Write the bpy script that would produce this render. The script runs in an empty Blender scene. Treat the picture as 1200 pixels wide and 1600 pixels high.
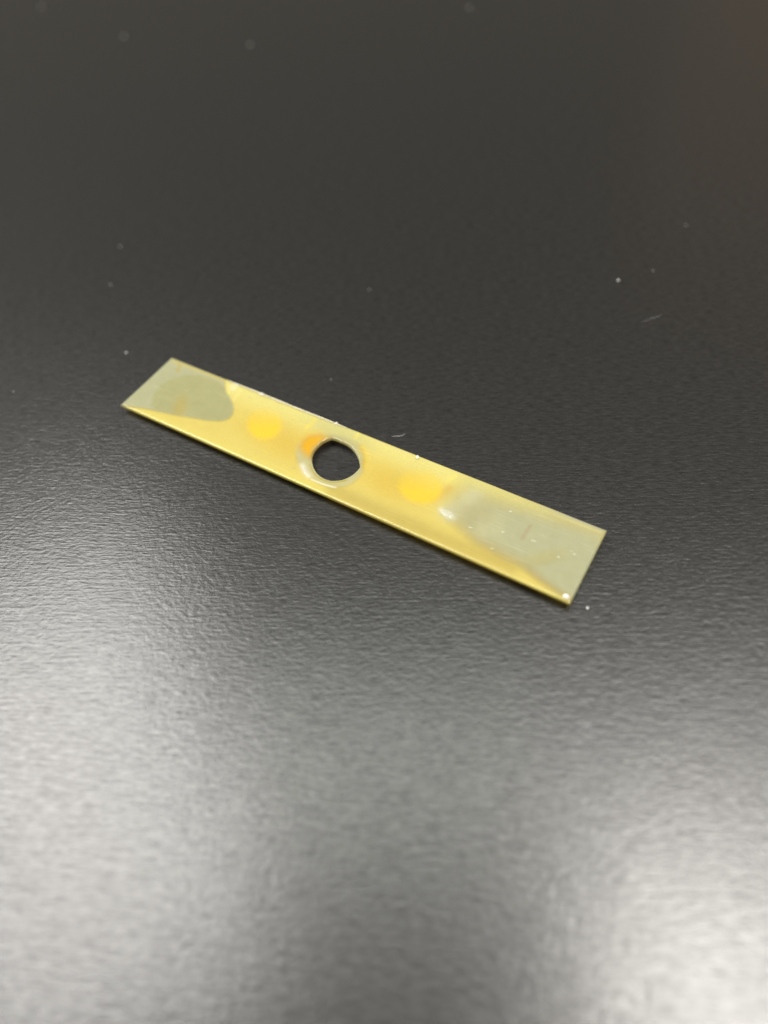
import bpy, bmesh, math, random
import numpy as np
from mathutils import Vector, Matrix

random.seed(7)
scene = bpy.context.scene
col = scene.collection

# ------------------------------------------------------------------ camera
LEN, WID, TOP = 0.0900, 0.014828, 0.00180        # strip length, width, height of its upper face
F_PX = 1135.06                                   # focal length in photograph pixels (1200 x 1600)
# strip axes seen from the camera (x right, y up, z back), from the vanishing points of its edges
def _n(v):
    v = np.array(v, float); return v / np.linalg.norm(v)
VP1, VP2 = (-2114.52, -386.61), (1799.78, -858.90)
def cray(px, py):
    return np.array([(px - 600) / F_PX, -(py - 800) / F_PX, -1.0])
r1 = -_n(cray(*VP1)); r2 = _n(cray(*VP2)); r2 = _n(r2 - r1 * r1.dot(r2)); r3 = np.cross(r1, r2)
C2P = np.array([r1, r2, r3])                     # camera -> strip frame
fw = C2P @ np.array([0, 0, -1.0])
yaw = math.atan2(fw[0], fw[1])                   # turn the strip frame so the camera looks along +Y
cz, sz = math.cos(yaw), math.sin(yaw)
P2W = np.array([[cz, -sz, 0], [sz, cz, 0], [0, 0, 1.0]])
C2W = P2W @ C2P
d0 = C2P @ cray(188, 632); d1 = C2P @ cray(891, 943)
HCAM = LEN / np.linalg.norm((d1 / -d1[2] - d0 / -d0[2])[:2])
base = (d0 / -d0[2])[:2] * HCAM                  # strip's near-left corner relative to the camera foot
mid_p = np.array([base[0] + LEN / 2, base[1] + WID / 2, 0])
CAM = -(P2W @ mid_p) + np.array([0, 0, HCAM + TOP])   # world origin: under the middle of the strip

cam_d = bpy.data.cameras.new('camera'); cam = bpy.data.objects.new('camera', cam_d); col.objects.link(cam)
cam.matrix_world = Matrix([[*C2W[i], CAM[i]] for i in range(3)] + [[0, 0, 0, 1]])
cam_d.sensor_fit = 'VERTICAL'; cam_d.sensor_height = 36.0; cam_d.sensor_width = 27.0
cam_d.lens = F_PX / 1600 * 36.0
cam_d.clip_start = 0.005; cam_d.clip_end = 50
cam_d.dof.use_dof = True; cam_d.dof.focus_distance = 0.121
cam_d.dof.aperture_fstop = cam_d.lens * 1e-3 / 0.0036
scene.camera = cam

# ------------------------------------------------------------------ light
world = bpy.data.worlds.new('World'); scene.world = world; world.use_nodes = True
bg = world.node_tree.nodes['Background']
bg.inputs[0].default_value = (1.0, 0.90, 0.74, 1); bg.inputs[1].default_value = 0.135

def mirror_dir(px, py):                          # where a table point in the picture looks when it mirrors
    d = C2W @ cray(px, py); d /= np.linalg.norm(d)
    return np.array([d[0], d[1], -d[2]])
def table_pt(px, py, z=0.0):
    d = C2W @ cray(px, py)
    return CAM + d * ((z - CAM[2]) / d[2])
def ceiling_or_added_lamp(x, y, sx, sy, spin, radiance, colour):
    l = bpy.data.lights.new('ceiling_light', 'AREA'); l.shape = 'RECTANGLE'; l.size = sx; l.size_y = sy
    l.energy = 12.57 * radiance * sx * sy; l.color = colour
    o = bpy.data.objects.new('ceiling_light', l); col.objects.link(o)
    o.location = (x, y, 1.5); o.rotation_euler = (0, 0, math.radians(spin))
    return o
ceiling_or_added_lamp(-0.81, 0.50, 0.70, 1.14, 18, 3.05, (1.0, 0.975, 0.935))   # long panel, left
ceiling_or_added_lamp(0.515, -0.11, 0.46, 0.58, 0, 5.1, (1.0, 0.965, 0.91))      # bright lamp overhead, right
ceiling_or_added_lamp(0.66, 0.32, 0.66, 0.42, 0, 1.3, (1.0, 0.97, 0.92))        # bounce panel, right
ceiling_or_added_lamp(0.00, 0.43, 0.85, 0.36, -10, 1.45, (0.97, 1.0, 0.93))     # dim light added between them to lift the middle sheen
glow = bpy.data.lights.new('added_warm_light', 'AREA'); glow.shape = 'RECTANGLE'; glow.size = 1.3; glow.size_y = 1.3  # unseen warm light, added to brown the far right of the table
glow.energy = 0.6; glow.color = (1.0, 0.52, 0.23)
glow_o = bpy.data.objects.new('added_warm_light', glow); col.objects.link(glow_o)
glow_o.location = (1.85, 2.5, 1.35); glow_o.rotation_euler = (-glow_o.location).to_track_quat('-Z', 'Y').to_euler()

vs = scene.view_settings
vs.view_transform = 'Standard'; vs.look = 'None'; vs.exposure = 0.0; vs.gamma = 1.0; vs.use_curve_mapping = False
scene.render.engine = 'CYCLES'
scene.cycles.use_denoising = True
scene.cycles.max_bounces = 10; scene.cycles.transparent_max_bounces = 24

# ------------------------------------------------------------------ helpers
def tag(o, label=None, cat=None, group=None, kind=None):
    for k, v in (('label', label), ('category', cat), ('group', group), ('kind', kind)):
        if v: o[k] = v
    return o
def link(name, me, mat, parent=None):
    o = bpy.data.objects.new(name, me); col.objects.link(o)
    if mat: me.materials.clear(); me.materials.append(mat)
    if parent: o.parent = parent
    return o
class NT:
    def __init__(s, name):
        s.m = bpy.data.materials.new(name); s.m.use_nodes = True
        s.t = s.m.node_tree; s.t.nodes.clear()
        s.out = s.n('ShaderNodeOutputMaterial')
    def n(s, typ, **kw):
        nd = s.t.nodes.new(typ)
        for k, v in kw.items(): setattr(nd, k, v)
        return nd
    def l(s, a, b): s.t.links.new(a, b)
    def math(s, op, a, b=None, clamp=False):
        nd = s.n('ShaderNodeMath', operation=op, use_clamp=clamp)
        for i, v in enumerate((a, b)):
            if v is None: continue
            if isinstance(v, (int, float)): nd.inputs[i].default_value = v
            else: s.l(v, nd.inputs[i])
        return nd.outputs[0]

# ------------------------------------------------------------------ table
def mat_table():
    t = NT('black_table_foil')
    tc = t.n('ShaderNodeTexCoord')
    gdir = table_pt(700, 800) - table_pt(500, 800)
    ang = math.atan2(gdir[1], gdir[0])
    rot = t.n('ShaderNodeMapping'); rot.inputs['Rotation'].default_value = (0, 0, -ang)
    t.l(tc.outputs['Object'], rot.inputs[0])
    warp = t.n('ShaderNodeTexNoise'); warp.inputs['Scale'].default_value = 70; warp.inputs['Detail'].default_value = 2
    t.l(rot.outputs[0], warp.inputs['Vector'])
    wadd = t.n('ShaderNodeVectorMath', operation='MULTIPLY_ADD')
    t.l(warp.outputs['Color'], wadd.inputs[0]); wadd.inputs[1].default_value = (0.0012, 0.0012, 0); t.l(rot.outputs[0], wadd.inputs[2])
    def noise(sx, sy, detail=2.0, rough=0.5):
        mp = t.n('ShaderNodeMapping'); mp.inputs['Scale'].default_value = (sx, sy, 1)
        t.l(wadd.outputs[0], mp.inputs[0])
        nz = t.n('ShaderNodeTexNoise', noise_dimensions='2D'); nz.inputs['Scale'].default_value = 1
        nz.inputs['Detail'].default_value = detail; nz.inputs['Roughness'].default_value = rough
        t.l(mp.outputs[0], nz.inputs['Vector'])
        return nz.outputs['Fac']
    grain = noise(600, 2900, 3.0, 0.62)           # streaks along the grain
    long_ = noise(200, 2100, 2.0, 0.5)
    peb = noise(1150, 1500, 2.5, 0.6)               # pebbled emboss
    h = t.math('ADD', t.math('MULTIPLY', grain, 0.42), t.math('ADD', t.math('MULTIPLY', long_, 0.28), t.math('MULTIPLY', peb, 0.60)))
    bump = t.n('ShaderNodeBump'); bump.inputs['Strength'].default_value = 1.0; bump.inputs['Distance'].default_value = 0.000052
    t.l(h, bump.inputs['Height'])
    blotch = noise(14, 20, 3.0, 0.55)
    p = t.n('ShaderNodeBsdfPrincipled')
    cr = t.n('ShaderNodeMix', data_type='RGBA'); t.l(grain, cr.inputs[0])
    cr.inputs[6].default_value = (0.004, 0.0039, 0.0036, 1); cr.inputs[7].default_value = (0.025, 0.0245, 0.0235, 1)
    t.l(cr.outputs[2], p.inputs['Base Color'])
    rr = t.math('ADD', t.math('MULTIPLY', blotch, 0.06), 0.17)
    t.l(rr, p.inputs['Roughness'])
    sp = t.math('ADD', t.math('MULTIPLY', grain, 0.7), t.math('ADD', t.math('MULTIPLY', long_, 0.5), 0.2))
    t.l(sp, p.inputs['Specular IOR Level'])
    t.l(bump.outputs[0], p.inputs['Normal'])
    q = t.n('ShaderNodeBsdfPrincipled'); t.l(cr.outputs[2], q.inputs['Base Color']); t.l(sp, q.inputs['Specular IOR Level'])   # satin haze under the sharper sheen
    q.inputs['Roughness'].default_value = 0.42; t.l(bump.outputs[0], q.inputs['Normal'])
    mx = t.n('ShaderNodeMixShader'); mx.inputs[0].default_value = 0.30
    t.l(p.outputs[0], mx.inputs[1]); t.l(q.outputs[0], mx.inputs[2])
    t.l(mx.outputs[0], t.out.inputs[0])
    return t.m
def box_bm(x0, x1, y0, y1, z0, z1, bev=0.0, seg=2):
    bm = bmesh.new()
    bmesh.ops.create_cube(bm, size=1)
    for v in bm.verts:
        v.co = Vector((x0 + (v.co.x + .5) * (x1 - x0), y0 + (v.co.y + .5) * (y1 - y0), z0 + (v.co.z + .5) * (z1 - z0)))
    if bev: bmesh.ops.bevel(bm, geom=list(bm.edges), offset=bev, segments=seg, profile=0.5, affect='EDGES')
    return bm
def bm_mesh(name, bm, smooth=False):
    me = bpy.data.meshes.new(name); bm.to_mesh(me); bm.free()
    if smooth:
        for p in me.polygons: p.use_smooth = True
    return me
table = link('table_top', bm_mesh('table_top', box_bm(-0.7, 0.7, -0.45, 0.75, -0.03, 0.0, 0.002)), mat_table())
tag(table, 'black table top with fine horizontal embossed grain', 'table', kind='structure')

# ------------------------------------------------------------------ the strip: fields in photograph pixels, geometry in metres
def plate_to_px(u, v, z=TOP):
    p = np.stack([u - LEN / 2, v - WID / 2, np.zeros_like(u)], -1) @ P2W.T
    p[..., 2] = z
    q = (p - CAM) @ C2W                           # camera frame
    return np.stack([600 + F_PX * q[..., 0] / -q[..., 2], 800 - F_PX * q[..., 1] / -q[..., 2]], -1)
def px_to_plate(px, py, z=TOP):
    w = P2W.T @ (table_pt(px, py, z)); return np.array([w[0] + LEN / 2, w[1] + WID / 2])
def sdf_poly(p, poly):
    poly = np.array(poly, float); n = len(poly)
    d = np.full(p.shape[:-1], 1e9); s = np.ones(p.shape[:-1])
    j = n - 1
    for i in range(n):
        e = poly[j] - poly[i]; w = p - poly[i]
        t = np.clip((w @ e) / max(e @ e, 1e-9), 0, 1)
        b = w - t[..., None] * e
        d = np.minimum(d, (b * b).sum(-1))
        c1 = p[..., 1] >= poly[i][1]; c2 = p[..., 1] < poly[j][1]; c3 = (e[0] * w[..., 1]) > (e[1] * w[..., 0])
        flip = (c1 & c2 & c3) | (~c1 & ~c2 & ~c3)
        s = np.where(flip, -s, s); j = i
    return s * np.sqrt(d)
def sdf_line(p, pts):
    d = np.full(p.shape[:-1], 1e9)
    for a, b in zip(pts[:-1], pts[1:]):
        a = np.array(a, float); b = np.array(b, float); e = b - a
        t = np.clip(((p - a) @ e) / (e @ e), 0, 1)
        d = np.minimum(d, np.linalg.norm(p - a - t[..., None] * e, axis=-1))
    return d
def sdf_ell(p, c, rx, ry, deg=0):
    a = math.radians(deg); q = p - np.array(c, float)
    x = q[..., 0] * math.cos(a) + q[..., 1] * math.sin(a); y = -q[..., 0] * math.sin(a) + q[..., 1] * math.cos(a)
    return (np.sqrt((x / rx) ** 2 + (y / ry) ** 2) - 1) * min(rx, ry)
def ss(d, lo, hi):                                # 1 inside (d<lo) -> 0 outside (d>hi)
    t = np.clip((hi - d) / (hi - lo), 0, 1); return t * t * (3 - 2 * t)
def lerp(a, b, m):
    if a.ndim > m.ndim: m = m[..., None]
    return a + (np.array(b) - a) * m
def vnoise(p, cell, seed):                        # smooth value noise
    rs = np.random.RandomState(seed); g = rs.rand(64, 64)
    q = p / cell; i = np.floor(q).astype(int); f = q - i; f = f * f * (3 - 2 * f)
    def G(a, b): return g[(i[..., 0] + a) % 64, (i[..., 1] + b) % 64]
    return (G(0, 0) * (1 - f[..., 0]) + G(1, 0) * f[..., 0]) * (1 - f[..., 1]) + (G(0, 1) * (1 - f[..., 0]) + G(1, 1) * f[..., 0]) * f[..., 1]
def lin(r, g, b):
    return [((c / 255 + 0.055) / 1.055) ** 2.4 if c > 10 else c / 255 / 12.92 for c in (r, g, b)]

HOLE = [(487, 715), (489, 707), (493, 700), (498, 695), (504, 690), (511, 686.5), (517.5, 684), (525, 686), (532, 689), (540, 692.5), (547, 697), (552, 702), (556, 708),
        (559, 714), (561, 721), (562, 729), (556, 735.5), (549, 741), (541, 745), (533, 747.5), (525, 748.5), (517, 748.5), (509, 746.5),
        (502, 743), (496, 738), (491, 731), (488, 723)]
RING = [(461, 704), (462, 717), (468, 730), (478, 742), (489, 750), (504, 757), (521, 761), (536, 761), (550, 756), (561, 747), (569, 735), (573, 721), (571, 706),
        (563, 692), (550, 684), (532, 679), (515, 676), (500, 675), (485, 677), (472, 685), (464, 694)]
VOID = [(180, 632), (268, 545), (340, 560), (353, 590), (352, 598), (352.5, 606), (354, 613), (359, 620), (363, 628), (365, 637), (364, 645), (360, 651), (354, 655),
        (346, 657), (335, 657), (322, 656), (300, 652), (275, 648), (250, 643), (220, 637)]
INNER = [(236, 633), (238, 622), (243, 612), (251, 603), (262, 595), (274, 590), (290, 586), (308, 586), (325, 590), (340, 596), (352, 606), (354, 613), (359, 620), (363, 628), (365, 637), (364, 645),
         (360, 651), (354, 655), (346, 657), (335, 657), (322, 656), (300, 652), (275, 648), (245, 642)]
RIGHT = [(716, 728), (712, 745), (704, 768), (694, 790), (691, 800), (699, 812), (716, 828), (742, 850), (775, 868), (808, 884), (824, 896), (848, 913), (870, 928), (886, 938), (900, 950), (1000, 950), (1000, 780)]

def right_edge(p, extra):
    r = sdf_poly(p, RIGHT)
    lane = p[..., 1] - (p[..., 0] - 700) * .43          # 725 at the far edge .. 850 at the near edge
    soft = np.interp(lane, [735, 770, 800, 840], [95, 60, 24, 8]) + extra
    hi = np.interp(lane, [735, 770, 800, 840], [14, 22, 14, 6])
    t = np.clip((r + soft) / (hi + soft), 0, 1)
    return t * t * (3 - 2 * t)
ORANGE = [(466, 700), (470, 686), (482, 677), (500, 675), (518, 683), (505, 690), (493, 701), (487, 716), (476, 712)]
def pads(p):
    m = np.zeros(p.shape[:-1])
    for ctr, rx, ry, dg, y0, y1 in (((413, 661), 29, 27, 10, 632, 668), ((657, 759), 37, 29, 12, 726, 768)):
        m = np.maximum(m, ss(sdf_ell(p, ctr, rx, ry, dg), -8, 3.5) * .85 * np.clip((p[..., 1] - y0) / (y1 - y0), 0, 1))
    return m
def paint_plate(p):
    """colour and cloudiness of the clear plastic, plus painted glints"""
    c = np.empty(p.shape[:-1] + (3,)); c[:] = lin(214, 217, 178)
    a = np.full(p.shape[:-1], 0.64)
    n1 = vnoise(p, 26, 1); n2 = vnoise(p, 9, 2)
    midm = right_edge(p, 8) * (1 - ss(sdf_poly(p, VOID), -2, 2))
    c = lerp(c, lin(236, 216, 134), midm); a = lerp(a, 0.37, midm)
    amb = np.maximum(ss(sdf_ell(p, (440, 690), 80, 28, 24), -26, 12), ss(sdf_ell(p, (610, 755), 60, 28, 24), -26, 12))
    c = lerp(c, lin(234, 206, 114), amb * .8)
    pd = pads(p); c = lerp(c, lin(255, 222, 84), pd); a = lerp(a, .28, pd)
    # the trapped air pocket at the far end: clearer, greyer plastic
    sf = np.interp(p[..., 0], [240, 300, 345], [4.0, 2.5, 1.0]); di = sdf_poly(p, INNER)
    inn = np.clip(.5 - di / (2 * sf), 0, 1); inn = inn * inn * (3 - 2 * inn)
    c = lerp(c, lin(211, 212, 160), inn); a = lerp(a, 0.60, inn)
    gl = ss(sdf_ell(p, (281, 637), 10, 18, 20), -9, 8) * inn
    c = lerp(c, lin(226, 208, 120), gl * .6)
    # pale seat pressed round the hole
    ring = ss(sdf_poly(p, RING), -5, 3)
    c = lerp(c, lin(226, 223, 172), ring * .95); a = lerp(a, 0.60, ring)
    org = ss(sdf_poly(p, ORANGE), -11, 7); c = lerp(c, lin(240, 196, 76), org); a = lerp(a, .32, org)
    pale = ss(sdf_ell(p, (530, 676), 52, 13, 22), -10, 8) * (1 - org)
    c = lerp(c, lin(228, 222, 164), pale * .8); a = lerp(a, .50, pale * .8)
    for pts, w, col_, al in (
            ([(472, 727), (476, 736), (482, 743)], 9, (255, 250, 225), .72),  # painted glint on the near-left rim of the seat
            ([(487, 749), (502, 755), (519, 760), (524, 761)], 3.5, (255, 250, 215), .7),  # painted glint along the near rim of the seat
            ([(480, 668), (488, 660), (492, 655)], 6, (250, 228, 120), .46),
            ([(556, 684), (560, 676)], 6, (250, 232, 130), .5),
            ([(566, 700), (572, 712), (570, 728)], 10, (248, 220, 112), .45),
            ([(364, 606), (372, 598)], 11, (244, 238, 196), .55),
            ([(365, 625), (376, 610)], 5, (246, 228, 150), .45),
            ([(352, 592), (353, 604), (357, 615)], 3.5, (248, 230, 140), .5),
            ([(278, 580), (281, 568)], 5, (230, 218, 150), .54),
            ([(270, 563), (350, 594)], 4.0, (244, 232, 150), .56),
            ([(690, 797), (698, 804), (708, 808)], 9, (255, 253, 235), .95),  # white highlight painted into the colour
            ([(702, 800), (722, 791), (740, 778)], 26, (226, 224, 190), .68),  # painted smear trailing off that highlight
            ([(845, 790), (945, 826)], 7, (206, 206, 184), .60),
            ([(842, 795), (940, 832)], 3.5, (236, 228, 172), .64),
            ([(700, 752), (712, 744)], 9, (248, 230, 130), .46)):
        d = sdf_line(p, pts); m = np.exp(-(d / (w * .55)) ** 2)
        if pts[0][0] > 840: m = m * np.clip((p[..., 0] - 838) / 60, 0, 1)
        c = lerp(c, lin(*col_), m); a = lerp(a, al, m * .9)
    haze = ss(sdf_ell(p, (735, 795), 70, 38, 24), -38, 8)
    c = lerp(c, lin(216, 212, 160), haze * .5); a = lerp(a, .58, haze * .5)
    yl = ss(sdf_ell(p, (850, 872), 42, 14, -12), -13, 6)
    c = lerp(c, lin(216, 210, 146), yl * .6)
    red = ss(sdf_line(p, [(829, 821), (822, 831), (816, 842)]), .3, 3.6)
    c = lerp(c, lin(206, 130, 100), red * .28)
    w = np.clip((n1 - .55) * 3, 0, 1) * ss(sdf_ell(p, (760, 815), 120, 45, 24), -30, 10)
    c = lerp(c, lin(222, 218, 170), w * .4); a = a + .08 * w
    a = a + (n2 - .5) * .04
    return c, np.clip(a, 0, 1)

def paint_resin(p):
    """yellowed resin under the plastic: colour and how much of it there is"""
    c = np.empty(p.shape[:-1] + (3,)); c[:] = lin(242, 217, 128)
    n1 = vnoise(p, 30, 5)
    a = np.full(p.shape[:-1], 0.95)
    up = ss(sdf_line(p, [(360, 596), (560, 672), (730, 740), (850, 790)]), 4, 40)
    c = lerp(c, lin(248, 234, 172), up)
    amb = np.maximum(ss(sdf_ell(p, (440, 690), 80, 28, 24), -26, 12), ss(sdf_ell(p, (610, 755), 60, 28, 24), -26, 12))
    c = lerp(c, lin(239, 206, 98), amb)
    org = ss(sdf_poly(p, ORANGE), -11, 7)
    c = lerp(c, lin(250, 190, 30), org * .95)
    org2 = np.exp(-(sdf_line(p, [(676, 778), (690, 770), (702, 762)]) / 7) ** 2)
    c = lerp(c, lin(236, 186, 50), org2 * .8)
    c = lerp(c, lin(254, 220, 74), pads(p))
    a = lerp(a, 0.0, ss(sdf_poly(p, VOID), -1.5, 1.2))
    a = a * right_edge(p, 0)
    ring = ss(sdf_poly(p, RING), -6, 3)
    a = a * (1 - .65 * ring * (1 - org))
    a = a * (1 - .8 * ss(sdf_poly(p, HOLE), 2, 9) * (1 - org))
    a = a * (1 - .35 * ss(sdf_ell(p, (530, 676), 52, 13, 22), -10, 8) * (1 - org))
    olive = np.exp(-(sdf_line(p, [(520, 764), (600, 800), (660, 826), (730, 857), (800, 884)]) / 13) ** 2)
    a = a * (1 - .50 * olive)
    far = ss(sdf_line(p, [(220, 645), (430, 735), (520, 772)]), 1, 14)
    c = lerp(c, lin(248, 228, 134), far * .8)
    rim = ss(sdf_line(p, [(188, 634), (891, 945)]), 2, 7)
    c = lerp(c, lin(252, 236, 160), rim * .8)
    a = a + (n1 - .5) * .08 * (a > .05)
    return c, np.clip(a, 0, 1)

# --- slab builder: two plain grids and a ring patch round the hole, all welded
hole_uv = np.array([px_to_plate(x, y) for x, y in HOLE])
HC = hole_uv.mean(0)
_th = np.arctan2(hole_uv[:, 1] - HC[1], hole_uv[:, 0] - HC[0]); _r = np.linalg.norm(hole_uv - HC, axis=1)
_o = np.argsort(_th); _th, _r = _th[_o], _r[_o]
_th3 = np.concatenate([_th - 2 * math.pi, _th, _th + 2 * math.pi]); _r3 = np.concatenate([_r, _r, _r])
def hole_r(th): return np.interp(th, _th3, _r3)

def slab_mesh(name, inset, hole_grow, ztop, zbot, paint, nu=190, nv=40, bevel=0.0, gain=(1, 1, 1)):
    u_lo, u_hi, v_lo, v_hi = inset, LEN - inset, inset, WID - inset
    ua, ub = HC[0] - 0.0088, HC[0] + 0.0088
    b = max(bevel, 1e-5)
    edge = np.array([0, .12 * b, .3 * b, .6 * b, b])
    vs_ = np.concatenate([v_lo + edge, np.linspace(v_lo + b, v_hi - b, nv)[1:-1], (v_hi - edge)[::-1]])
    uL = np.concatenate([u_lo + edge, np.linspace(u_lo + b, ua, int(nu * (ua / LEN)))[1:]])
    uR = np.concatenate([np.linspace(ub, u_hi - b, int(nu * (1 - ub / LEN)))[:-1], (u_hi - edge)[::-1]])
    uM = np.linspace(ua, ub, 64)
    pts, faces, index = [], [], {}
    def vid(u, v):
        k = (round(u * 1e8), round(v * 1e8))
        if k not in index: index[k] = len(pts); pts.append((u, v))
        return index[k]
    for us in (uL, uR):
        for i in range(len(us) - 1):
            for j in range(len(vs_) - 1):
                faces.append((vid(us[i], vs_[j]), vid(us[i + 1], vs_[j]), vid(us[i + 1], vs_[j + 1]), vid(us[i], vs_[j + 1])))
    loop = [(u, v_lo) for u in uM[:-1]] + [(ub, v) for v in vs_[:-1]] + [(u, v_hi) for u in uM[::-1][:-1]] + [(ua, v) for v in vs_[::-1][:-1]]
    ts = np.concatenate([[0, .015, .035, .06], np.linspace(.09, .90, 26), [.93, .955, .97, .98, .99, 1.0]])
    rows = []
    for (u, v) in loop:
        th = math.atan2(v - HC[1], u - HC[0]); r0 = hole_r(th) + hole_grow
        hx, hy = HC[0] + r0 * math.cos(th), HC[1] + r0 * math.sin(th)
        rows.append([vid(hx + (u - hx) * t, hy + (v - hy) * t) for t in ts])
    n = len(loop)
    for i in range(n):
        A, B = rows[i], rows[(i + 1) % n]
        for k in range(len(ts) - 1): faces.append((A[k], A[k + 1], B[k + 1], B[k]))
    uv = np.array(pts); px = plate_to_px(uv[:, 0], uv[:, 1])
    dist = np.minimum(np.minimum(uv[:, 0] - u_lo, u_hi - uv[:, 0]), np.minimum(uv[:, 1] - v_lo, v_hi - uv[:, 1]))
    dq = uv - HC; hd = np.linalg.norm(dq, axis=1) - hole_r(np.arctan2(dq[:, 1], dq[:, 0])) - hole_grow
    zt = ztop(uv, px, hd)
    if bevel:
        for dd, bb in ((dist, bevel), (hd, bevel * .7)):
            k = np.clip(bb - dd, 0, bb); zt = zt - (bb - np.sqrt(bb * bb - k * k)) * .8
    zb = np.minimum(zbot(uv, px, hd), zt - 5e-5)
    N = len(pts)
    # outline edges -> walls
    cnt = {}
    for f in faces:
        for a_, b_ in zip(f, f[1:] + f[:1]):
            cnt[(a_, b_)] = 1
    walls = [(a_, b_) for (a_, b_) in cnt if (b_, a_) not in cnt]
    W_ = P2W
    xyz = np.stack([uv[:, 0] - LEN / 2, uv[:, 1] - WID / 2, zt], 1)
    xyb = xyz.copy(); xyb[:, 2] = zb
    allv = np.concatenate([xyz, xyb])
    allf = [tuple(f) for f in faces] + [tuple(i + N for i in f[::-1]) for f in faces] + [(b_, a_, a_ + N, b_ + N) for a_, b_ in walls]
    me = bpy.data.meshes.new(name); me.from_pydata(allv.tolist(), [], allf); me.update()
    sm = np.zeros(len(allf), bool); sm[:2 * len(faces)] = True
    me.polygons.foreach_set('use_smooth', sm)
    wedge = {tuple(sorted(w)) for w in walls} | {tuple(sorted((w[0] + N, w[1] + N))) for w in walls}
    for e in me.edges:
        if tuple(sorted(e.vertices)) in wedge: e.use_edge_sharp = True
    c, a = paint(px); c = c * np.array(gain)
    at = me.color_attributes.new('tint', 'FLOAT_COLOR', 'POINT')
    rgba = np.ones((2 * N, 4)); rgba[:N, :3] = c; rgba[N:, :3] = c
    at.data.foreach_set('color', rgba.ravel().astype(np.float32))
    am = me.attributes.new('body', 'FLOAT', 'POINT')
    am.data.foreach_set('value', np.concatenate([a, a]).astype(np.float32))
    bm = bmesh.new(); bm.from_mesh(me); bmesh.ops.recalc_face_normals(bm, faces=bm.faces); bm.to_mesh(me); bm.free()
    return me

GAP = 0.00120                                      # the strip stands on two round posts
def plate_top(uv, px, hd):
    z = np.full(len(uv), TOP)
    near = np.clip(.5 - ((px[..., 0] - 520) * .5 - (px[..., 1] - 716)) / 50, 0, 1) * np.clip((px[..., 1] - 690) / 25, 0, 1)
    z = z - (0.00018 * ss(sdf_poly(px, RING), -6, 2) + 0.00010 * ss(hd, 0, .0012)) * near     # seat pressed in on the near side of the hole
    z = z - 0.00004 * ss(sdf_poly(px, INNER), -4, 2)
    z = z + 0.00006 * (vnoise(px, 45, 11) - .5)
    return z
def plate_bot(uv, px, hd): return np.full(len(uv), GAP)
def resin_top(uv, px, hd): return np.full(len(uv), TOP - 0.00024) + 0.00002 * (vnoise(px, 30, 12) - .5)
def resin_bot(uv, px, hd): return np.full(len(uv), GAP + 0.00006)

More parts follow.
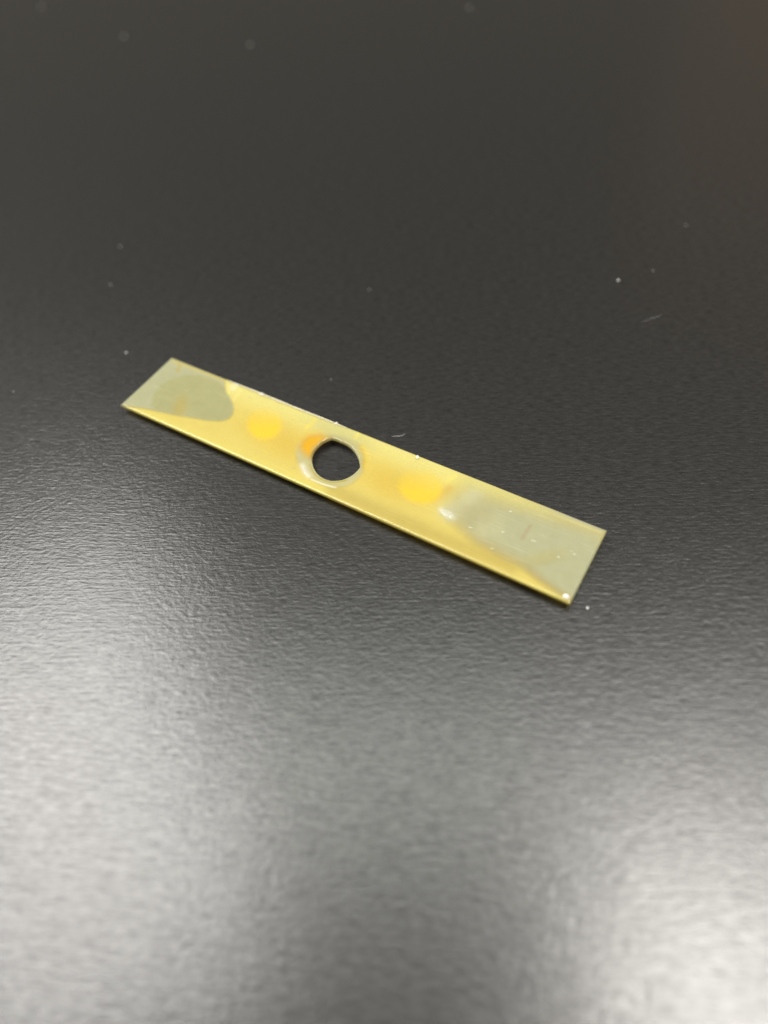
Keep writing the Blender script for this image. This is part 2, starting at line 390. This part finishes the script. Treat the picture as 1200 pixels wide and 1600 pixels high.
def mat_layer(name, rough, sss, body_scale, gloss, clear_tint, transl):
    t = NT(name)
    ca = t.n('ShaderNodeAttribute', attribute_name='tint'); ba = t.n('ShaderNodeAttribute', attribute_name='body')
    tc = t.n('ShaderNodeTexCoord')
    nz = t.n('ShaderNodeTexNoise'); nz.inputs['Scale'].default_value = 900; nz.inputs['Detail'].default_value = 3
    t.l(tc.outputs['Object'], nz.inputs['Vector'])
    p = t.n('ShaderNodeBsdfPrincipled'); t.l(ca.outputs['Color'], p.inputs['Base Color'])
    p.inputs['Roughness'].default_value = .5; p.inputs['Specular IOR Level'].default_value = 0
    p.inputs['Subsurface Weight'].default_value = sss; p.inputs['Subsurface Radius'].default_value = (1, .9, .6); p.inputs['Subsurface Scale'].default_value = 0.0005
    tr = t.n('ShaderNodeBsdfTranslucent'); t.l(ca.outputs['Color'], tr.inputs[0])
    m1 = t.n('ShaderNodeMixShader'); m1.inputs[0].default_value = transl
    t.l(p.outputs[0], m1.inputs[1]); t.l(tr.outputs[0], m1.inputs[2])
    tp = t.n('ShaderNodeBsdfTransparent'); tp.inputs[0].default_value = (*clear_tint, 1)
    m2 = t.n('ShaderNodeMixShader')
    bd = t.math('MULTIPLY', ba.outputs['Fac'], t.math('ADD', t.math('MULTIPLY', nz.outputs['Fac'], .12), body_scale - .06), clamp=True)
    smp = t.n('ShaderNodeMapping'); smp.inputs['Rotation'].default_value = (0, 0, .5); smp.inputs['Scale'].default_value = (90, 2600, 1); t.l(tc.outputs['Object'], smp.inputs[0])
    sn = t.n('ShaderNodeTexNoise'); sn.inputs['Scale'].default_value = 1; sn.inputs['Detail'].default_value = 2; t.l(smp.outputs[0], sn.inputs['Vector'])
    scr = t.math('MULTIPLY', t.math('SUBTRACT', sn.outputs['Fac'], .62, clamp=True), 1.1)        # fine scuffs
    bd = t.math('ADD', bd, t.math('MULTIPLY', scr, t.math('GREATER_THAN', ba.outputs['Fac'], .2)), clamp=True)
    t.l(bd, m2.inputs[0]); t.l(tp.outputs[0], m2.inputs[1]); t.l(m1.outputs[0], m2.inputs[2])
    res = m2.outputs[0]
    if gloss:
        g = t.n('ShaderNodeBsdfGlossy'); g.inputs['Roughness'].default_value = rough
        bp = t.n('ShaderNodeBump'); bp.inputs['Strength'].default_value = .12; bp.inputs['Distance'].default_value = 0.00002
        n3 = t.n('ShaderNodeTexNoise'); n3.inputs['Scale'].default_value = 420; n3.inputs['Detail'].default_value = 2; t.l(tc.outputs['Object'], n3.inputs['Vector'])
        t.l(n3.outputs['Fac'], bp.inputs['Height']); t.l(bp.outputs[0], g.inputs['Normal'])
        fr = t.n('ShaderNodeFresnel'); fr.inputs['IOR'].default_value = 1.5
        ge = t.n('ShaderNodeNewGeometry')
        fac = t.math('MULTIPLY', fr.outputs[0], t.math('SUBTRACT', 1.0, ge.outputs['Backfacing']), clamp=True)
        m3 = t.n('ShaderNodeMixShader'); t.l(fac, m3.inputs[0]); t.l(res, m3.inputs[1]); t.l(g.outputs[0], m3.inputs[2])
        res = m3.outputs[0]
    t.l(res, t.out.inputs[0])
    return t.m
M_PLATE = mat_layer('cloudy_clear_plastic', .12, 0.0, 1.0, True, (.97, .96, .86), .35)
M_RESIN = mat_layer('yellowed_resin', .3, 0.0, 1.0, False, (.95, .85, .45), .25)

strip = bpy.data.objects.new('plastic_strip', None); col.objects.link(strip)
strip.empty_display_size = .01
strip.rotation_euler = (0, 0, yaw)
tag(strip, 'narrow translucent yellow plastic strip with a hole, lying on the black table', 'plastic strip')
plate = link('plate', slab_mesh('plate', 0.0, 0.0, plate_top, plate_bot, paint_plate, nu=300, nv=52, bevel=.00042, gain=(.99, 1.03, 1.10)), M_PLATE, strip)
plate['label'] = 'cloudy clear plastic body, greenish at both ends'
resin = link('resin_layer', slab_mesh('resin_layer', 0.00010, 0.00035, resin_top, resin_bot, paint_resin, nu=360, nv=60, gain=(.87, 1.0, 1.10)), M_RESIN, strip)
resin['label'] = 'yellowed resin showing through the middle of the strip'

def loc(px, py, z):                               # a strip-local point
    u, v = px_to_plate(px, py); return Vector((u - LEN / 2, v - WID / 2, z))

# --- round yellow pads set in the resin
def dome_mesh(name, rx, ry, h, seg=48, rings=12, fade=None, wob=0.0, colour=(1, 1, 1), seed=0, power=2.0):
    rs = random.Random(seed); ph = rs.random() * 6
    v, f, body = [], [], []
    for k in range(rings + 1):
        t = k / rings
        for i in range(seg):
            a = 2 * math.pi * i / seg
            w = 1 + wob * (math.sin(2 * a + ph) * .6 + math.sin(3 * a + 2 * ph) * .4)
            x, y = rx * t * w * math.cos(a), ry * t * w * math.sin(a)
            v.append((x, y, h * (1 - t ** power))); body.append(fade(x / rx, y / ry) if fade else 1.0)
    for k in range(rings):
        for i in range(seg):
            j = (i + 1) % seg; f.append((k * seg + i, (k + 1) * seg + i, (k + 1) * seg + j, k * seg + j))
    n = len(v); v += [(x, y, -h * .3) for x, y, z in v[-seg:]]; body += body[n - seg:]
    for i in range(seg):
        j = (i + 1) % seg; f.append((n - seg + i, n + i, n + j, n - seg + j))
    f.append(tuple(range(n + seg - 1, n - 1, -1)))
    me = bpy.data.meshes.new(name); me.from_pydata(v, [], f); me.update()
    for p in me.polygons: p.use_smooth = True
    at = me.color_attributes.new('tint', 'FLOAT_COLOR', 'POINT'); at.data.foreach_set('color', np.array([[*colour, 1]] * len(v), np.float32).ravel())
    am = me.attributes.new('body', 'FLOAT', 'POINT'); am.data.foreach_set('value', np.array(body, np.float32))
    return me
def post_mesh(r, h):
    bm = bmesh.new()
    bmesh.ops.create_cone(bm, cap_ends=True, segments=40, radius1=r * .96, radius2=r, depth=h)
    bmesh.ops.bevel(bm, geom=[e for e in bm.edges if all(v.co.z < 0 for v in e.verts)], offset=r * .06, segments=2, affect='EDGES')
    me = bm_mesh('post', bm, True); n = len(me.vertices)
    at = me.color_attributes.new('tint', 'FLOAT_COLOR', 'POINT'); at.data.foreach_set('color', np.array([[*lin(230, 190, 70), 1]] * n, np.float32).ravel())
    am = me.attributes.new('body', 'FLOAT', 'POINT'); am.data.foreach_set('value', np.full(n, .97, np.float32))
    return me
for (px, py) in ((413, 660), (657, 760)):
    o = link('post', post_mesh(.0032, GAP), M_RESIN, strip); o.location = loc(px, py, GAP / 2 + .00002)
    o['label'] = 'round yellow post glowing through the plastic from below'

ths = np.linspace(-math.pi, math.pi, 73)[:-1]  # ring wall added under the hole to darken the table inside it
cv, cf = [], []
for i, th in enumerate(ths):
    for r_, z_ in ((0.00012, GAP - .00003), (0.00026, GAP - .00003), (0.00026, .00002), (0.00012, .00002)):
        q = hole_r(th) + r_; cv.append((HC[0] + q * math.cos(th) - LEN / 2, HC[1] + q * math.sin(th) - WID / 2, z_))
    j = (i + 1) % len(ths)
    for k in range(4): cf.append((i * 4 + k, i * 4 + (k + 1) % 4, j * 4 + (k + 1) % 4, j * 4 + k))
cme = bpy.data.meshes.new('shade_collar'); cme.from_pydata(cv, [], cf); cme.update()

# --- chips, bubbles and lip on the strip
def mat_simple(name, c, rough, trans=0.0, alpha=1.0, sss=.3):
    t = NT(name); p = t.n('ShaderNodeBsdfPrincipled')
    tc = t.n('ShaderNodeTexCoord'); nz = t.n('ShaderNodeTexNoise'); nz.inputs['Scale'].default_value = 2500; t.l(tc.outputs['Object'], nz.inputs['Vector'])
    mx = t.n('ShaderNodeMix', data_type='RGBA'); mx.inputs[6].default_value = (*[x * .8 for x in c], 1); mx.inputs[7].default_value = (*c, 1); t.l(nz.outputs['Fac'], mx.inputs[0])
    t.l(mx.outputs[2], p.inputs['Base Color'])
    p.inputs['Roughness'].default_value = rough; p.inputs['Alpha'].default_value = alpha
    p.inputs['Subsurface Weight'].default_value = sss; p.inputs['Subsurface Radius'].default_value = (1, 1, 1); p.inputs['Subsurface Scale'].default_value = .0003
    t.l(p.outputs[0], t.out.inputs[0]); return t.m
shade_collar = link('shade_collar', cme, mat_simple('hole_shade_brown', (.07, .05, .02), .5), strip)
shade_collar['label'] = 'added dark brown wall shading the hole from below'
M_CHIP = mat_simple('chipped_white_edge', (.88, .86, .74), .35, alpha=.8)
M_LIP = mat_simple('bright_broken_edge', (.93, .88, .66), .25, alpha=.75)
M_BUB = mat_simple('pale_bubble', (.8, .79, .6), .3, alpha=.4)
M_DOT = mat_simple('white_blob', (.95, .94, .88), .15)
def rock_mesh(name, r, seed, sq=(1, 1, .6), sub=2):
    rs = random.Random(seed); bm = bmesh.new(); bmesh.ops.create_icosphere(bm, subdivisions=sub, radius=r)
    for v in bm.verts:
        k = 1 + rs.uniform(-.28, .28); v.co = Vector((v.co.x * k * sq[0], v.co.y * k * sq[1], v.co.z * k * sq[2]))
    return bm_mesh(name, bm)
for i, (px, py, r) in enumerate(((408.5, 615.5, .00046), (525, 661, .00034), (652, 714, .00036), (434, 628, .00014), (499, 654, .00012))):
    o = link('edge_chip', rock_mesh('edge_chip', r, 20 + i, (1.1, .75, .45)), M_CHIP, strip)
    o.location = loc(px, py, TOP - .00005); o.rotation_euler = (0, 0, i * 1.1)
def ribbon(name, pts_px, half, z, hgt, mat, seed=0):
    rs = random.Random(seed); bm = bmesh.new(); prev = None
    P = []
    for a, b in zip(pts_px[:-1], pts_px[1:]):
        n = max(2, int(math.dist(a, b) / 3))
        P += [(a[0] + (b[0] - a[0]) * i / n, a[1] + (b[1] - a[1]) * i / n) for i in range(n)]
    P.append(pts_px[-1]); L = [loc(x, y, z) for x, y in P]
    for i, q in enumerate(L):
        d = (L[min(i + 1, len(L) - 1)] - L[max(i - 1, 0)]).normalized(); s = Vector((-d.y, d.x, 0))
        e = math.sin(math.pi * min(1, max(0, (i + .6) / (len(L) + .2)))) ** .35
        w = half * e * rs.uniform(.75, 1.2); h = hgt * e * rs.uniform(.7, 1.15)
        ring = [bm.verts.new(q + s * w * x + Vector((0, 0, h * y))) for x, y in ((-1, -.5), (-.7, .6), (0, 1), (.7, .6), (1, -.5))]
        if prev:
            for k in range(5): bm.faces.new((prev[k], prev[(k + 1) % 5], ring[(k + 1) % 5], ring[k]))
        else: bm.faces.new(ring[::-1])
        prev = ring
    bm.faces.new(prev); bmesh.ops.recalc_face_normals(bm, faces=bm.faces)
    return link(name, bm_mesh(name, bm, True), mat, strip)
ribbon('edge_lip', [(354, 593.5), (400, 611.5), (460, 636), (520, 659.5), (543, 669)], .00017, TOP - .00002, .00010, M_LIP, 3)
for i, (px, py, rx, ry, rot) in enumerate(((798, 799, .00032, .0002, 0), (735, 824, .0004, .00022, -.4), (786, 831, .00030, .00022, 0), (834, 845, .00046, .0002, -.5), (769, 857, .0003, .0002, 0),
        (873, 870, .0003, .0002, 0), (898, 866, .0003, .00024, 0), (893, 861, .00018, .00014, 0), (292, 610, .0002, .00014, 0), (281, 617.5, .00014, .0001, 0), (459, 730, .0002, .00014, 0), (714, 775, .00022, .0001, -.4), (391, 620, .0003, .00012, -.3))):
    o = link('bubble', dome_mesh('bubble', rx, ry, min(rx, ry) * .5, 16, 5, wob=.12, seed=i), M_BUB, strip)
    o.location = loc(px, py, TOP - .00003); o.rotation_euler = (0, 0, rot - yaw)
o = link('white_blob', dome_mesh('white_blob', .00050, .00044, .0003, 24, 8, wob=.06, seed=3), M_DOT, strip); o.location = loc(884.5, 931.5, TOP - .00006)
o['label'] = 'shiny white blob at the near right corner'

M_GLINT = mat_simple('glossy_glint_bead', (.93, .92, .80), .12, alpha=.30, sss=0)  # domes added to catch the lamps as highlights on the strip
for px, py, rx, ry, h_, ex, ey in ((698.5, 802.5, .00140, .00070, .00026, 708, 809), (476, 736, .00120, .00042, .00024, 481, 743), (507, 757, .0019, .00018, .00010, 521, 761)):
    o = link('glint_bead', dome_mesh('glint_bead', rx, ry, h_, 28, 8, wob=.22, seed=int(px)), M_GLINT, strip)
    dv = loc(ex, ey, 0) - loc(px, py, 0)
    o.location = loc(px, py, TOP - (.00006 if px > 600 else .00018)); o.rotation_euler = (0, 0, math.atan2(dv.y, dv.x))

# ------------------------------------------------------------------ dust on the table
M_DUST = mat_simple('white_dust', (.85, .85, .82), .6)
M_DUST_DIM = mat_simple('grey_dust', (.34, .33, .31), .6)
M_FIBRE = mat_simple('grey_lint', (.42, .42, .41), .6)
DUST = [(197, 551, .00026, 'white dust speck on the black table, just left of the strip\'s far left corner'),
        (966, 438, .00026, 'bright dust speck on the black table, above the strip\'s right half'),
        (918, 950, .00022, 'white dust speck on the table, just right of the strip\'s nearest corner'),
        (577, 453, .00020, 'tiny dust speck on the table, high above the strip\'s hole'),
        (173, 445, .00022, 'faint dust speck on the table, upper of the two above the strip\'s left end'),
        (21, 612, .00018, 'tiny dust speck by the left edge of the photo, level with the strip\'s left end'),
        (1020, 423, .00020, 'dim dust speck just right of the bright speck above the strip\'s right half'),
        (1072, 352, .00022, 'dim dust speck in the upper right of the dark table'),
        (188, 385, .00026, 'dust speck highest above the strip\'s left end, below the blurred ones'),
        (391, 70, .00052, 'rightmost of the blurred dust specks at the far upper left of the table'),
        (193, 57, .00055, 'middle one of the blurred dust specks at the far upper left of the table'),
        (65, 10, .00055, 'leftmost blurred dust speck in the far upper left corner of the table'),
        (733, 12, .00052, 'blurred dust speck at the far top middle of the table'),
        (517, 593, .00016, 'tiny dust speck on the table behind the strip, above its hole')]
for i, (px, py, r, lab) in enumerate(DUST):
    o = link('dust_speck', rock_mesh('dust_speck', r, 50 + i, (1.2, .8, .6), 1), M_DUST if i < 3 else M_DUST_DIM)
    o.location = Vector(table_pt(px, py, r * .45)); o.rotation_euler = (0, 0, i)
    tag(o, lab, 'dust speck', 'dust specks on the table')
def fibre(pts, r, lab):
    P = [Vector(table_pt(x, y, r * 1.1)) for x, y in pts]
    base_ = P[0].copy(); bm = bmesh.new(); prev = None
    # smooth the path
    Q = []
    for k in range(len(P) - 1):
        p0, p1, p2, p3 = P[max(k - 1, 0)], P[k], P[k + 1], P[min(k + 2, len(P) - 1)]
        for i in range(6):
            t = i / 6; Q.append(.5 * ((2 * p1) + (p2 - p0) * t + (2 * p0 - 5 * p1 + 4 * p2 - p3) * t * t + (3 * p1 - p0 - 3 * p2 + p3) * t ** 3))
    Q.append(P[-1])
    for i, q in enumerate(Q):
        d = (Q[min(i + 1, len(Q) - 1)] - Q[max(i - 1, 0)]).normalized(); s = Vector((-d.y, d.x, 0)); rr = r * (.5 + .5 * math.sin(math.pi * i / (len(Q) - 1)))
        ring = [bm.verts.new(q - base_ + s * rr * math.cos(a) + Vector((0, 0, rr * math.sin(a)))) for a in (0, 1.26, 2.51, 3.77, 5.03)]
        if prev:
            for k in range(5): bm.faces.new((prev[k], prev[(k + 1) % 5], ring[(k + 1) % 5], ring[k]))
        else: bm.faces.new(ring[::-1])
        prev = ring
    bm.faces.new(prev); bmesh.ops.recalc_face_normals(bm, faces=bm.faces)
    o = link('lint_fibre', bm_mesh('lint_fibre', bm, True), M_FIBRE); o.location = base_
    tag(o, lab, 'lint fibre', 'lint fibres on the table')
fibre([(612, 682), (620, 681.5), (627, 681), (633, 678)], .00007, 'short pale lint fibre on the table close behind the strip, right of its hole')
fibre([(1003, 503), (1014, 499), (1024, 496), (1033, 492)], .000035, 'thin grey lint fibre on the table, far above the strip\'s right end')
